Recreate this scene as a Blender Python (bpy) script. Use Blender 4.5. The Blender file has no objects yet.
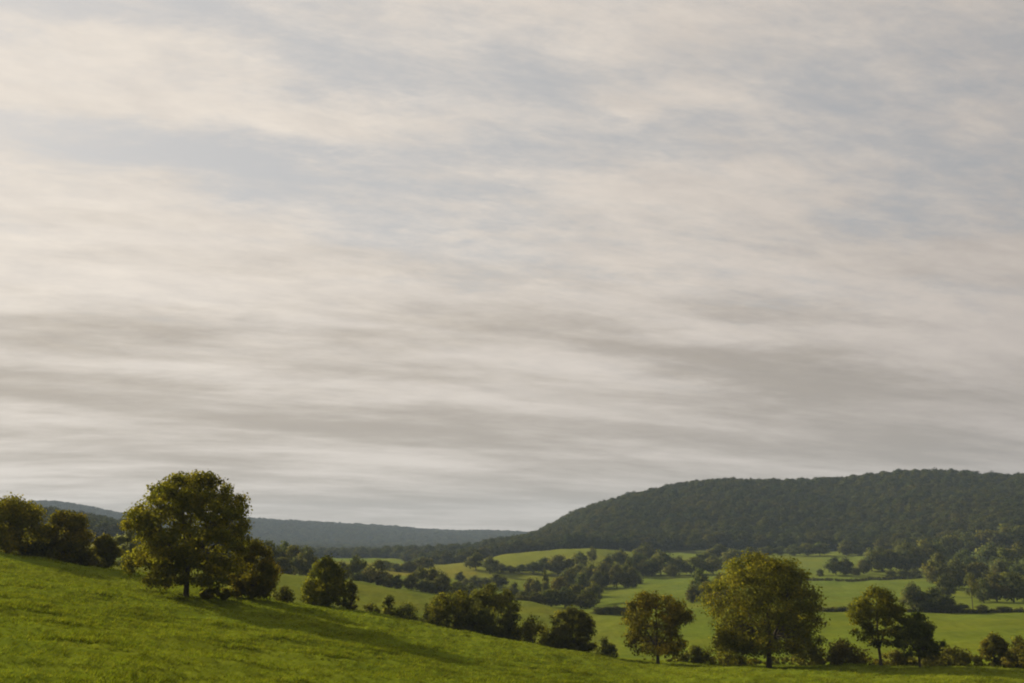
import bpy, math, random
import numpy as np
from mathutils import Vector

C = bpy.context.scene
COL = C.collection
R = math.radians

# ------------------------------------------------------------------ camera
EYE = 22.0
F = 1000.0
HOR = 540.0
PITCH = math.atan((HOR - 341.5) / F)
SP, CP = math.sin(PITCH), math.cos(PITCH)
cd = bpy.data.cameras.new('camera')
cam = bpy.data.objects.new('camera', cd)
COL.objects.link(cam)
cam.location = (0, 0, EYE)
cam.rotation_euler = (R(90) + PITCH, 0, 0)
cd.sensor_width = 36.0
cd.lens = 36.0 * F / 1024.0
cd.clip_start = 0.1
cd.clip_end = 30000
C.camera = cam
C.render.resolution_x, C.render.resolution_y = 1024, 683


def ray(u, v):
    a, b = u - 512.0, 341.5 - v
    return a, F * CP - b * SP, F * SP + b * CP


def az_of(u, v=585.0):
    a, y, z = ray(np.asarray(u, float), v)
    return np.arctan2(a, y)


def slope_of(u, v):
    a, y, z = ray(np.asarray(u, float), np.asarray(v, float))
    return z / np.hypot(a, y)


def project(x, y, z):
    z = z - EYE
    d = y * CP + z * SP
    return 512 + F * x / d, 341.5 - F * (-y * SP + z * CP) / d


# ------------------------------------------------------------------ terrain
def pchip(xk, Y, x):
    """monotone cubic through knots xk, Y (last axis) at x; Y may be 2-D (rows)."""
    Y = np.atleast_2d(Y)
    h = np.diff(xk)
    d = np.diff(Y, axis=1) / h
    m = np.zeros_like(Y)
    w1, w2 = 2 * h[1:] + h[:-1], h[1:] + 2 * h[:-1]
    p = d[:, :-1] * d[:, 1:]
    with np.errstate(divide='ignore', invalid='ignore'):
        mm = (w1 + w2) / (w1 / d[:, :-1] + w2 / d[:, 1:])
    m[:, 1:-1] = np.where(p > 0, mm, 0)
    m[:, 0], m[:, -1] = d[:, 0], d[:, -1]
    i = np.clip(np.searchsorted(xk, x) - 1, 0, len(xk) - 2)
    t = (x - xk[i]) / h[i]
    t2, t3 = t * t, t * t * t
    return ((2 * t3 - 3 * t2 + 1) * Y[:, i] + (t3 - 2 * t2 + t) * h[i] * m[:, i]
            + (-2 * t3 + 3 * t2) * Y[:, i + 1] + (t3 - t2) * h[i] * m[:, i + 1])


US = [-150, 0, 40, 80, 120, 200, 275, 350, 440, 520, 590, 650, 740, 840, 940, 1024, 1180]
# z below the eye for the near rows, picture rows for the others, as measured heights of the land
NEAR = {
    5:  [-5.6] * 17,
    35: [-4.1, -4.65, -4.8, -4.95, -5.1, -5.6, -6.0, -6.4, -6.9, -7.2, -7.5, -7.7, -8.0, -8.2, -8.4, -8.6, -9.0],
    75: [-2.2, -3.5, -3.8, -4.2, -4.6, -5.4, -6.2, -7.0, -8.0, -8.8, -9.6, -10.0, -10.2, -10.3, -10.4, -10.5, -10.7],
}
FAR = {
    118: [540, 557, 562, 567, 573, 586, 597.5, 611, 627.5, 644.5, 654.5, 662.5, 665, 667, 668.5, 670, 671],
    165: [545, 566, 572, 578, 585, 600, 612, 628, 645, 658, 662, 660, 656, 656, 656, 657, 658],
    225: [542, 555, 560, 565, 570, 580, 588, 603, 618, 632, 638, 635, 632, 632, 632, 632, 633],
    295: [536, 548, 552, 556, 560, 566, 574, 582, 596, 603.5, 613, 612, 612, 612, 613, 614, 615],
    370: [540, 552, 556, 561, 566, 574, 582, 590, 601, 606, 601, 598, 597, 598, 598, 600, 602],
    460: [533, 545, 548, 551, 555, 562, 570, 575, 578, 584, 588, 585, 583, 582, 584, 590, 592],
    560: [528, 540, 542, 545, 548, 556, 562, 565, 566, 563, 564, 571, 568, 569, 572, 575, 577],
    680: [518, 530, 532, 537, 542, 552, 558, 562, 565, 553, 549, 557, 556, 556, 555, 552, 550],
    800: [512, 522, 525, 530, 536, 548, 557, 562, 566, 556, 550, 547.5, 546, 548, 535, 525, 522],
    950: [512, 518, 521, 527, 534, 548, 556, 558, 556, 547, 530, 519, 513, 513, 503, 501, 503],
    1150: [525, 530, 532, 536, 540, 550, 556, 560, 557, 547, 516, 499.5, 489.5, 488, 481, 485, 490],
    1500: [530, 530, 535, 540, 545, 552, 557, 558, 560, 557, 535, 520, 510, 505, 500, 500, 505],
    2100: [530, 530, 530, 534, 540, 546, 548, 549, 550, 550, 550, 545, 540, 540, 540, 540, 540],
    2900: [510, 508, 506, 511, 518, 521, 524, 528, 534, 536, 538, 539, 540, 540, 540, 540, 540],
    3700: [539] * 17,
}
RK = np.array(list(NEAR) + list(FAR), float)
azk = az_of(US)
S = np.array([[z / r for z in row] for r, row in NEAR.items()]
             + [list(slope_of(US, row)) for r, row in FAR.items()])       # knots x columns
back = 0.5 * (S[:, :1] + S[:, -1:])
AZK = np.concatenate([[-math.pi, -1.7], azk, [1.7, math.pi]])
SK = np.concatenate([back, S[:, :1], S, S[:, -1:], back], axis=1)
w = 0.69
AZ = np.concatenate([np.linspace(-math.pi, -w, 70)[:-1], np.linspace(-w, w, 900), np.linspace(w, math.pi, 70)[1:]])
LR = np.concatenate([np.linspace(math.log(.03), math.log(24), 44)[:-1],
                     np.linspace(math.log(24), math.log(1250), 520),
                     np.linspace(math.log(1250), math.log(3700), 80)[1:]])
SL = pchip(AZK, SK, AZ)                                                   # knots x azimuth
RR = np.exp(LR)
ZG = pchip(np.log(RK), (SL * RK[:, None]).T, np.clip(LR, math.log(5), None))   # azimuth x ring
X = np.sin(AZ)[:, None] * RR[None]
Y = np.cos(AZ)[:, None] * RR[None]


def wob(x, y, seed, scale):
    g = np.random.default_rng(seed)
    out = 0
    for k in range(9):
        a, f, p = g.uniform(0, 6.283), g.uniform(.6, 1.9) / scale, g.uniform(0, 6.283)
        out = out + np.sin((x * math.cos(a) + y * math.sin(a)) * f * 6.283 + p)
    return out / 3.0


ZG = ZG + 0.07 * wob(X, Y, 1, 9.0) * np.clip(RR / 40, .3, 1) + 0.14 * wob(X, Y, 2, 31.0) * np.clip(RR / 60, .3, 2) \
    + 1.6 * wob(X, Y, 3, 230.0) * np.clip((RR - 750) / 400, 0, 1)
TA, TB = math.cos(R(-38)), math.sin(R(-38))
TX, TY = (X * TA + Y * TB) * .42, -X * TB + Y * TA
tuss = .042 * wob(TX, TY, 41, 1.6) + .042 * wob(TX, TY, 42, .9) + .05 * wob(TX, TY, 43, 3.6)
ZG += tuss * np.clip((RR - 8) / 20, 0, 1) * np.clip((200 - RR) / 90, 0, 1)
ZG += EYE


def ground_z(x, y):
    x, y = np.asarray(x, float), np.asarray(y, float)
    a, l = np.arctan2(x, y), np.log(np.clip(np.hypot(x, y), .04, 3690))
    i = np.clip(np.searchsorted(AZ, a) - 1, 0, len(AZ) - 2)
    j = np.clip(np.searchsorted(LR, l) - 1, 0, len(LR) - 2)
    s = (a - AZ[i]) / (AZ[i + 1] - AZ[i])
    t = (l - LR[j]) / (LR[j + 1] - LR[j])
    return (ZG[i, j] * (1 - s) * (1 - t) + ZG[i + 1, j] * s * (1 - t) + ZG[i, j + 1] * (1 - s) * t + ZG[i + 1, j + 1] * s * t)


def spot(u, r):
    """the point of the land at distance r in the direction of column u"""
    v = 590.0
    for _ in range(6):
        a = float(az_of(u, v))
        x, y = r * math.sin(a), r * math.cos(a)
        z = float(ground_z(x, y))
        v = float(project(x, y, z)[1])
    return x, y, z, v


# ------------------------------------------------------------------ node helpers
def new_mat(name):
    m = bpy.data.materials.new(name)
    m.use_nodes = True
    nt = m.node_tree
    nt.nodes.clear()
    return m, nt


def N(nt, t, **kw):
    n = nt.nodes.new(t)
    for k, v in kw.items():
        if k in n.inputs.keys() if isinstance(k, str) else False:
            n.inputs[k].default_value = v
        else:
            setattr(n, k, v)
    return n


def L(nt, a, b):
    nt.links.new(a, b)


def math_node(nt, op, a, b=None, clamp=False):
    n = nt.nodes.new('ShaderNodeMath')
    n.operation = op
    n.use_clamp = clamp
    for i, q in enumerate((a, b)):
        if q is None:
            continue
        if isinstance(q, (int, float)):
            n.inputs[i].default_value = q
        else:
            nt.links.new(q, n.inputs[i])
    return n.outputs[0]


def mix_rgb(nt, f, a, b, blend='MIX'):
    n = nt.nodes.new('ShaderNodeMix')
    n.data_type = 'RGBA'
    n.blend_type = blend
    for s, q in ((n.inputs[0], f), (n.inputs[6], a), (n.inputs[7], b)):
        if isinstance(q, (int, float)):
            s.default_value = q
        elif isinstance(q, (tuple, list)):
            s.default_value = (*q[:3], 1)
        else:
            nt.links.new(q, s)
    return n.outputs[2]


def ramp(nt, x, lo, hi, smooth=True):
    n = nt.nodes.new('ShaderNodeMapRange')
    n.interpolation_type = 'SMOOTHSTEP' if smooth else 'LINEAR'
    n.inputs['From Min'].default_value = lo
    n.inputs['From Max'].default_value = hi
    nt.links.new(x, n.inputs['Value'])
    return n.outputs[0]


def noise(nt, vec, scale, detail=4, rough=.55, dist=0.0):
    n = nt.nodes.new('ShaderNodeTexNoise')
    n.inputs['Scale'].default_value = scale
    n.inputs['Detail'].default_value = detail
    n.inputs['Roughness'].default_value = rough
    n.inputs['Distortion'].default_value = dist
    nt.links.new(vec, n.inputs['Vector'])
    return n.outputs['Fac']


# ------------------------------------------------------------------ materials
def grass_ground_material():
    m, nt = new_mat('meadow')
    out = N(nt, 'ShaderNodeOutputMaterial')
    at = N(nt, 'ShaderNodeAttribute', attribute_name='cover')
    geo = N(nt, 'ShaderNodeNewGeometry')
    pos = geo.outputs['Position']
    mp = N(nt, 'ShaderNodeMapping')
    mp.inputs['Rotation'].default_value = (0, 0, R(35))
    mp.inputs['Scale'].default_value = (1, .3, 1)
    L(nt, pos, mp.inputs['Vector'])
    n1 = noise(nt, mp.outputs[0], .9, 6, .65)
    n2 = noise(nt, pos, .045, 4, .6)
    n3 = noise(nt, pos, .25, 4, .6)
    c = mix_rgb(nt, math_node(nt, 'MULTIPLY', ramp(nt, n1, .35, .7), .55), at.outputs['Color'], (.62, .66, .55), 'MULTIPLY')
    c = mix_rgb(nt, math_node(nt, 'MULTIPLY', ramp(nt, n2, .4, .68), .5), c, (1.25, 1.08, .8), 'MULTIPLY')
    c = mix_rgb(nt, math_node(nt, 'MULTIPLY', ramp(nt, n3, .45, .75), .4), c, (.75, .82, .7), 'MULTIPLY')
    wv = N(nt, 'ShaderNodeTexWave', wave_type='BANDS', bands_direction='X')
    wv.inputs['Scale'].default_value = .055
    wv.inputs['Distortion'].default_value = 2.5
    wv.inputs['Detail'].default_value = 3
    wv.inputs['Detail Scale'].default_value = .4
    mw = N(nt, 'ShaderNodeMapping')
    mw.inputs['Rotation'].default_value = (0, 0, R(62))
    L(nt, pos, mw.inputs['Vector'])
    L(nt, mw.outputs[0], wv.inputs['Vector'])
    c = mix_rgb(nt, math_node(nt, 'MULTIPLY', wv.outputs['Fac'], .22), c, (.80, .86, .75), 'MULTIPLY')
    n4 = noise(nt, pos, .014, 5, .62)
    c = mix_rgb(nt, math_node(nt, 'MULTIPLY', ramp(nt, n4, .42, .66), .5), c, (1.22, 1.04, .85), 'MULTIPLY')
    d = N(nt, 'ShaderNodeBsdfDiffuse')
    L(nt, c, d.inputs['Color'])
    b = N(nt, 'ShaderNodeBump')
    b.inputs['Strength'].default_value = .7
    b.inputs['Distance'].default_value = .25
    L(nt, n1, b.inputs['Height'])
    L(nt, b.outputs[0], d.inputs['Normal'])
    L(nt, d.outputs[0], out.inputs['Surface'])
    return m


def leaf_material(name, vary=.25, hue=.03, trans=.55, gain=(1, 1, 1), species=False):
    m, nt = new_mat(name)
    out = N(nt, 'ShaderNodeOutputMaterial')
    at = N(nt, 'ShaderNodeAttribute', attribute_name='tint')
    oi = N(nt, 'ShaderNodeObjectInfo')
    hs = N(nt, 'ShaderNodeHueSaturation')
    rnd = oi.outputs['Random']
    r2 = math_node(nt, 'FRACT', math_node(nt, 'MULTIPLY', rnd, 37.7))
    L(nt, math_node(nt, 'ADD', math_node(nt, 'MULTIPLY', rnd, hue), .5 - hue * .5), hs.inputs['Hue'])
    L(nt, math_node(nt, 'ADD', math_node(nt, 'MULTIPLY', r2, vary), 1 - vary * .5), hs.inputs['Value'])
    base = mix_rgb(nt, 1.0, at.outputs['Color'], gain, 'MULTIPLY')
    if species:                                       # stands of different kinds of tree within the wood
        st = N(nt, 'ShaderNodeAttribute', attribute_name='stand', attribute_type='INSTANCER')
        base = mix_rgb(nt, 1.0, base, mix_rgb(nt, st.outputs['Fac'], (.78, .86, .92), (1.45, 1.30, .95)), 'MULTIPLY')
    L(nt, base, hs.inputs['Color'])
    d = N(nt, 'ShaderNodeBsdfDiffuse')
    t = N(nt, 'ShaderNodeBsdfTranslucent')
    L(nt, hs.outputs[0], d.inputs['Color'])
    L(nt, mix_rgb(nt, 1.0, hs.outputs[0], (1.5, 1.5, .7), 'MULTIPLY'), t.inputs['Color'])
    mx = N(nt, 'ShaderNodeMixShader')
    mx.inputs[0].default_value = trans
    L(nt, d.outputs[0], mx.inputs[1])
    L(nt, t.outputs[0], mx.inputs[2])
    L(nt, mx.outputs[0], out.inputs['Surface'])
    return m


def bark_material():
    m, nt = new_mat('bark')
    out = N(nt, 'ShaderNodeOutputMaterial')
    tc = N(nt, 'ShaderNodeTexCoord')
    mp = N(nt, 'ShaderNodeMapping')
    mp.inputs['Scale'].default_value = (6, 6, 1.2)
    L(nt, tc.outputs['Object'], mp.inputs['Vector'])
    n = noise(nt, mp.outputs[0], 2.0, 6, .65)
    c = mix_rgb(nt, n, (.035, .027, .018), (.11, .09, .065))
    d = N(nt, 'ShaderNodeBsdfDiffuse')
    L(nt, c, d.inputs['Color'])
    b = N(nt, 'ShaderNodeBump')
    b.inputs['Strength'].default_value = .6
    L(nt, n, b.inputs['Height'])
    L(nt, b.outputs[0], d.inputs['Normal'])
    L(nt, d.outputs[0], out.inputs['Surface'])
    return m


M_GROUND = grass_ground_material()
M_LEAF = leaf_material('leaves')
M_WOOD = leaf_material('woodland_leaves', .26, .035, .4, (.92, .92, .92))
M_FOREST = leaf_material('forest_leaves', .28, .03, .28, (.48, .49, .50), True)
M_GRASS = leaf_material('grass_blades', .0, .0, .45)
M_BARK = bark_material()


# ------------------------------------------------------------------ mesh helpers
def mesh_obj(name, V, faces, mat, parent=None, tint=None, normals=None, smooth=False):
    """faces: (n,k) int array"""
    V = np.asarray(V, np.float32)
    faces = np.asarray(faces, np.int32)
    n, k = faces.shape
    me = bpy.data.meshes.new(name)
    me.vertices.add(len(V))
    me.vertices.foreach_set('co', V.ravel())
    me.loops.add(n * k)
    me.loops.foreach_set('vertex_index', faces.ravel())
    me.polygons.add(n)
    me.polygons.foreach_set('loop_start', np.arange(0, n * k, k, dtype=np.int32))
    if smooth or normals is not None:
        me.polygons.foreach_set('use_smooth', np.ones(n, bool))
    me.update(calc_edges=True)
    if tint is not None:
        a = me.attributes.new('tint' if mat is not M_GROUND else 'cover', 'FLOAT_COLOR', 'POINT')
        t = np.ones((len(V), 4), np.float32)
        t[:, :3] = tint
        a.data.foreach_set('color', t.ravel())
    if normals is not None:
        me.normals_split_custom_set_from_vertices(normals.tolist())
    me.materials.append(mat)
    o = bpy.data.objects.new(name, me)
    COL.objects.link(o)
    if parent:
        o.parent = parent
    return o


def tag(o, label, cat, group=None):
    o['label'] = label
    o['category'] = cat
    if group:
        o['group'] = group
    elif 'group' in o:
        del o['group']


def empty(name, loc):
    o = bpy.data.objects.new(name, None)
    o.empty_display_size = .5
    COL.objects.link(o)
    o.location = loc
    return o


PAL = {
    'oak':   ((.146, .132, .015), (.118, .116, .017), (.182, .150, .015)),
    'gold':  ((.122, .114, .014), (.098, .098, .016), (.150, .124, .013)),
    'olive': ((.126, .120, .017), (.100, .104, .019), (.158, .136, .016)),
    'deep':  ((.086, .090, .022), (.070, .078, .022), (.112, .106, .022)),
    'pale':  ((.150, .160, .085), (.120, .135, .065), (.170, .170, .090)),
    'brown': ((.112, .100, .023), (.092, .088, .022), (.112, .108, .023)),
    'mid':   ((.095, .108, .036), (.074, .090, .032), (.130, .124, .034)),
    'wood':  ((.098, .102, .028), (.078, .086, .026), (.124, .112, .027)),
}


def prof(pts, h):
    p = np.array(pts, float)
    return np.interp(h, p[:, 0], p[:, 1])


DOME = [(0, .42), (.12, .78), (.3, 1.0), (.5, .98), (.7, .82), (.86, .56), (.95, .32), (1, .1)]
SPREAD = [(0, .55), (.1, .85), (.25, 1.0), (.5, 1.0), (.68, .92), (.82, .76), (.93, .52), (1, .25)]
BOX = [(0, .9), (.2, 1.0), (.6, .98), (.8, .86), (.93, .6), (1, .25)]
OAK = [(0, .66), (.12, .95), (.3, 1.0), (.5, 1.0), (.66, .94), (.8, .81), (.92, .6), (1, .3)]
TALL = [(0, .35), (.15, .7), (.4, 1.0), (.65, .92), (.85, .6), (1, .12)]
BUSH = [(0, .88), (.15, 1.0), (.45, .95), (.7, .74), (.9, .42), (1, .1)]
CONE = [(0, 1.0), (.3, .8), (.6, .5), (.85, .22), (1, .03)]
POPLAR = [(0, .6), (.2, .95), (.5, 1.0), (.8, .7), (1, .08)]


def clumps(g, W, z0, z1, n, pts, rc, shell=.5, lean=(0, 0), wobble=.16):
    """centres and radii of the leaf clumps of a crown W wide between z0 and z1"""
    H = z1 - z0
    ph = g.uniform(0, 6.28, 6)
    P, Rd = [], []
    tries = 0
    while len(P) < n and tries < n * 40:
        tries += 1
        h = g.uniform(0, 1)
        pr = prof(pts, h)
        if g.uniform() > pr + .12:
            continue
        a = g.uniform(0, 6.283)
        lump = 1 + wobble * (math.sin(a * 2 + ph[0]) * .5 + math.sin(a * 3 + ph[1] + h * 5) * .6 + math.sin(a * 5 + ph[2] - h * 7) * .4)
        rad = pr * W * .5 * lump
        rr = rc * g.uniform(.7, 1.35)
        rad = max(rad - rr * .75, 0)
        q = rad * math.sqrt(shell + (1 - shell) * g.uniform()) if g.uniform() < .8 else rad * math.sqrt(g.uniform())
        z = z0 + rr * .5 + h * max(H - rr * 1.15, .01)
        p = np.array([q * math.cos(a) + lean[0] * h, q * math.sin(a) + lean[1] * h, z])
        if P and min(np.linalg.norm((np.array(P[-60:]) - p), axis=1)) < rc * .42:
            continue
        P.append(p)
        Rd.append(rr)
    return np.array(P), np.array(Rd)


def leaf_cloud(g, P, Rd, nleaf, leaf, pal, centre, flat=.72, up=.25, smooth=.88):
    wts = Rd ** 2.2
    idx = g.choice(len(P), nleaf, p=wts / wts.sum())
    d = g.normal(size=(nleaf, 3))
    d /= np.linalg.norm(d, axis=1)[:, None]
    rad = g.uniform(0, 1, nleaf) ** .42 * (1 + .18 * g.normal(size=nleaf))
    off = d * rad[:, None] * Rd[idx][:, None]
    off[:, 2] *= flat
    p = P[idx] + off
    co = p - centre
    co /= np.linalg.norm(co, axis=1)[:, None] + 1e-6
    nrm = d * .85 + co * .75 + np.array([0, 0, up])
    nrm /= np.linalg.norm(nrm, axis=1)[:, None]
    ng = nrm + g.normal(size=(nleaf, 3)) * .65
    ng /= np.linalg.norm(ng, axis=1)[:, None]
    fl = (ng * nrm).sum(1) < 0
    ng[fl] *= -1
    sh = nrm * smooth + ng * (1 - smooth) + g.normal(size=(nleaf, 3)) * .12
    sh /= np.linalg.norm(sh, axis=1)[:, None]
    t = np.cross(ng, g.normal(size=(nleaf, 3)))
    t /= np.linalg.norm(t, axis=1)[:, None] + 1e-9
    b = np.cross(ng, t)
    s = leaf * g.uniform(.55, 1.35, nleaf)[:, None]
    t, b = t * s * .62, b * s * .42
    V = np.stack([p - t, p - b, p + t, p + b], 1).reshape(-1, 3)
    Fc = np.arange(nleaf * 4).reshape(-1, 4)
    pal = np.array(PAL[pal])
    ci = g.choice(3, len(P), p=(.5, .28, .22))
    li = np.where(g.uniform(size=nleaf) < .7, ci[idx], g.choice(3, nleaf))
    c = pal[li] * g.uniform(.78, 1.25, nleaf)[:, None] * (1 + .12 * g.normal(size=len(P)))[idx][:, None]
    c = np.clip(c, .004, .4)
    return V, Fc, np.repeat(c, 4, 0), np.repeat(sh, 4, 0)


def tubes(paths, k=7):
    """paths: list of (points, radii); one mesh"""
    V, Fc = [], []
    for pts, rad in paths:
        pts = np.asarray(pts, float)
        n = len(pts)
        tan = np.gradient(pts, axis=0)
        tan /= np.linalg.norm(tan, axis=1)[:, None] + 1e-9
        base = sum(len(v) for v in V)
        ref = np.array([1., 0, 0]) if abs(tan[0, 0]) < .8 else np.array([0, 1., 0])
        for i in range(n):
            a = np.cross(tan[i], ref)
            a /= np.linalg.norm(a) + 1e-9
            b = np.cross(tan[i], a)
            th = np.arange(k) * 6.2832 / k
            V.append(pts[i] + rad[i] * (np.cos(th)[:, None] * a + np.sin(th)[:, None] * b))
        for i in range(n - 1):
            for j in range(k):
                Fc.append((base + i * k + j, base + i * k + (j + 1) % k, base + (i + 1) * k + (j + 1) % k, base + (i + 1) * k + j))
    return np.concatenate(V), np.array(Fc)


def bez(a, b, c, n):
    t = np.linspace(0, 1, n)[:, None]
    return (1 - t) ** 2 * a + 2 * t * (1 - t) * b + t * t * c


def skeleton(g, P, H, fork, rt, nlimb=7, forks=1, twigs=True):
    """trunk, limbs and branches that reach the clumps"""
    paths = []
    bend = g.normal(size=2) * H * .012
    top = np.array([bend[0], bend[1], fork])
    paths.append((bez(np.array([0, 0, -.35 * rt - .02 * H]), np.array([0, 0, fork * .5]), top, 7),
                  rt * np.array([1.5, 1.12, 1.0, .95, .92, .9, .9])))
    cen = P.mean(0)
    order = P[np.argsort(np.arctan2(P[:, 1] - cen[1], P[:, 0] - cen[0]))]
    tips = []
    for i in range(nlimb):
        seg = order[int(i * len(order) / nlimb):int((i + 1) * len(order) / nlimb)]
        tip = seg.mean(0)
        tip = top + (tip - top) * .95
        mid = top + (tip - top) * .45 + np.array([0, 0, .10 * H * (g.uniform() - .2)])
        st = np.array([top[0], top[1], fork * (1 - .14 * g.uniform())])
        pth = bez(st, mid, tip, 8)
        r0 = rt * g.uniform(.42, .62)
        paths.append((pth, r0 * np.linspace(1, .28, 8)))
        tips.append((pth, r0))
    lead = bez(top, top + np.array([0, 0, .2 * H]), np.array([cen[0], cen[1], P[:, 2].max() - .06 * H]), 8)
    paths.append((lead, rt * .7 * np.linspace(1, .12, 8)))
    tips.append((lead, rt * .6))
    if twigs:
        for p in P:
            best = None
            for pth, r0 in tips:
                dd = np.linalg.norm(pth[2:] - p, axis=1) + .35 * np.clip(pth[2:, 2] - p[2], 0, None) * 2
                j = int(dd.argmin())
                if best is None or dd[j] < best[0]:
                    best = (dd[j], pth[2 + j], r0 * (1 - .09 * (2 + j)))
            q, r0 = best[1], best[2]
            mid = (q + p) / 2 + g.normal(size=3) * .03 * H + np.array([0, 0, .03 * H])
            paths.append((bez(q, mid, p, 5), np.clip(r0 * .45, .012 * rt, .3 * rt) * np.linspace(1, .25, 5)))
    return tubes(paths)


def hero_tree(name, u, r, vtop, wpx, label, cat, pal, seed, pts=SPREAD, low=.14, fork=.28, nclump=90, nleaf=16000, leaf=.26,
              rc=.13, rt=.03, group=None, nlimb=7, depth=1.0, lean=0.0, shell=.5, wobble=.16, mat=None):
    """a tree built in metres where it stands; low = where the crown begins, as a share of the height"""
    g = np.random.default_rng(seed)
    x, y, z, vb = spot(u, r)
    px = r / 1020.0
    H = (vb - vtop) * px
    W = wpx * px
    root = empty(name, (x, y, z))
    P, Rd = clumps(g, W, H * low, H, nclump, pts, rc * W, shell, (lean * W, 0), wobble)
    P[:, 1] *= depth
    SV, SF = skeleton(g, P, H, H * fork, rt * H, nlimb)
    mesh_obj('trunk', SV, SF, M_BARK, root, smooth=True)
    cen = np.array([P[:, 0].mean(), P[:, 1].mean(), H * (low + (1 - low) * .42)])
    V, Fc, c, nn = leaf_cloud(g, P, Rd, nleaf, leaf, pal, cen)
    mesh_obj('crown', V, Fc, mat or M_LEAF, root, c, nn)
    root.rotation_euler.z = 0
    tag(root, label, cat, group)
    return root


def hero_shrub(name, u, r, vtop, wpx, label, pal, seed, nclump=26, nleaf=3500, leaf=.22, rc=.15, pts=BUSH, group=None, cat='shrub', deep=1.0, sink=0.0):
    g = np.random.default_rng(seed)
    x, y, z, vb = spot(u, r)
    px = r / 1020.0
    H = max((vb - vtop) * px, .5)
    W = wpx * px
    root = empty(name, (x, y, z))
    P, Rd = clumps(g, W, -.06 * H, H, int(nclump * 1.5), pts, rc * min(W, 1.6 * H), .3, wobble=.4)
    P[:, 1] *= deep
    V, Fc, c, nn = leaf_cloud(g, P, Rd, int(nleaf * .8), leaf * .9, pal, np.array([0, 0, H * .25]), flat=.95)
    st = []
    for i in range(6):
        p = P[g.integers(len(P))]
        q = np.array([g.normal() * .05 * W, g.normal() * .05 * W, -.1])
        st.append((bez(q, q * .6 + p * .4 + np.array([0, 0, .1 * H]), p, 5), .02 * H * np.linspace(1, .3, 5) + .008))
    SV, SF = tubes(st, 5)
    mesh_obj('stem', SV, SF, M_BARK, root, smooth=True)
    mesh_obj('foliage', V, Fc, M_LEAF, root, c, nn)
    tag(root, label, cat, group)
    return root


# ------------------------------------------------------------------ unit trees for the valley (one metre tall, one metre wide)
LIB = {}


def unit_tree(kind, k):
    key = (kind, k)
    if key in LIB:
        return LIB[key]
    g = np.random.default_rng(500 + 31 * k + sum(map(ord, kind)))
    root = empty('tree', (0, 0, -50))
    spec = {'round': (DOME, .03, 34, 2600, .062, .17, 'mid'), 'olive': (DOME, .03, 34, 2600, .062, .17, 'wood'),
            'tall': (TALL, .06, 34, 2600, .058, .17, 'mid'), 'brown': (DOME, .03, 34, 2400, .062, .17, 'brown'),
            'dark': (DOME, .02, 34, 2600, .062, .17, 'deep'), 'bush': (BUSH, -.04, 24, 1800, .07, .2, 'deep'),
            'cone': (CONE, .03, 44, 2400, .05, .12, 'deep'), 'poplar': (POPLAR, .05, 40, 2400, .05, .16, 'deep'),
            'thin': (TALL, .3, 26, 900, .055, .17, 'wood')}[kind]
    pts, low, nc, nl, lf, rc, pal = spec
    P, Rd = clumps(g, 1.0, low, 1.0, nc, pts, rc, .4, wobble=.24)
    SV, SF = skeleton(g, P, 1.0, .22 if kind != 'thin' else .38, .022, 4, twigs=False)
    t = mesh_obj('trunk', SV, SF, M_BARK, root, smooth=True)
    V, Fc, c, nn = leaf_cloud(g, P, Rd, nl, lf, pal, np.array([0, 0, .4]), smooth=.85)
    cr = mesh_obj('crown', V, Fc, M_WOOD, root, c, nn)
    LIB[key] = [root, t, cr, False]
    return LIB[key]


RNG = random.Random(7)


def foot_r(u, v):
    """farthest distance at which the land in column u shows at row v"""
    q = np.linspace(770, 250, 600)
    a = float(az_of(u, v))
    x, y = q * math.sin(a), q * math.cos(a)
    vv = project(x, y, ground_z(x, y))[1]
    return float(q[np.argmax(vv >= v)])


def place(kind, u, r, vtop, wpx, label, cat, group, name='broadleaf_tree'):
    L_ = unit_tree(kind, RNG.randrange(4) if kind in ('round', 'olive', 'dark') else RNG.randrange(2))
    if not L_[3]:
        o = L_[0]
        L_[3] = True
        o.name = name
    else:
        o = L_[0].copy()
        COL.objects.link(o)
        o.name = name
        for ch in L_[1:3]:
            c = ch.copy()
            COL.objects.link(c)
            c.parent = o
    if r < 0:
        r = foot_r(u, -r)
    x, y, z, vb = spot(u, r)
    px = r / 1020.0
    H = max((vb - vtop) * px, 1.2)
    W = wpx * px * 1.12
    o.location = (x, y, z)
    o.scale = (W, W, H)
    o.rotation_euler = (0, 0, RNG.uniform(0, 6.28))
    tag(o, label, cat, group)
    return o


NUM = ['', 'one', 'two', 'three', 'four', 'five', 'six', 'seven', 'eight', 'nine', 'ten', 'eleven', 'twelve', 'thirteen', 'fourteen',
       'fifteen', 'sixteen', 'seventeen', 'eighteen', 'nineteen', 'twenty', 'twenty-one', 'twenty-two', 'twenty-three', 'twenty-four']
ORD = ['first', 'second', 'third', 'fourth', 'fifth', 'sixth', 'seventh', 'eighth', 'ninth', 'tenth', 'eleventh', 'twelfth', 'thirteenth',
       'fourteenth', 'fifteenth', 'sixteenth', 'seventeenth', 'eighteenth', 'nineteenth', 'twentieth', 'twenty-first', 'twenty-second']


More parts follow.
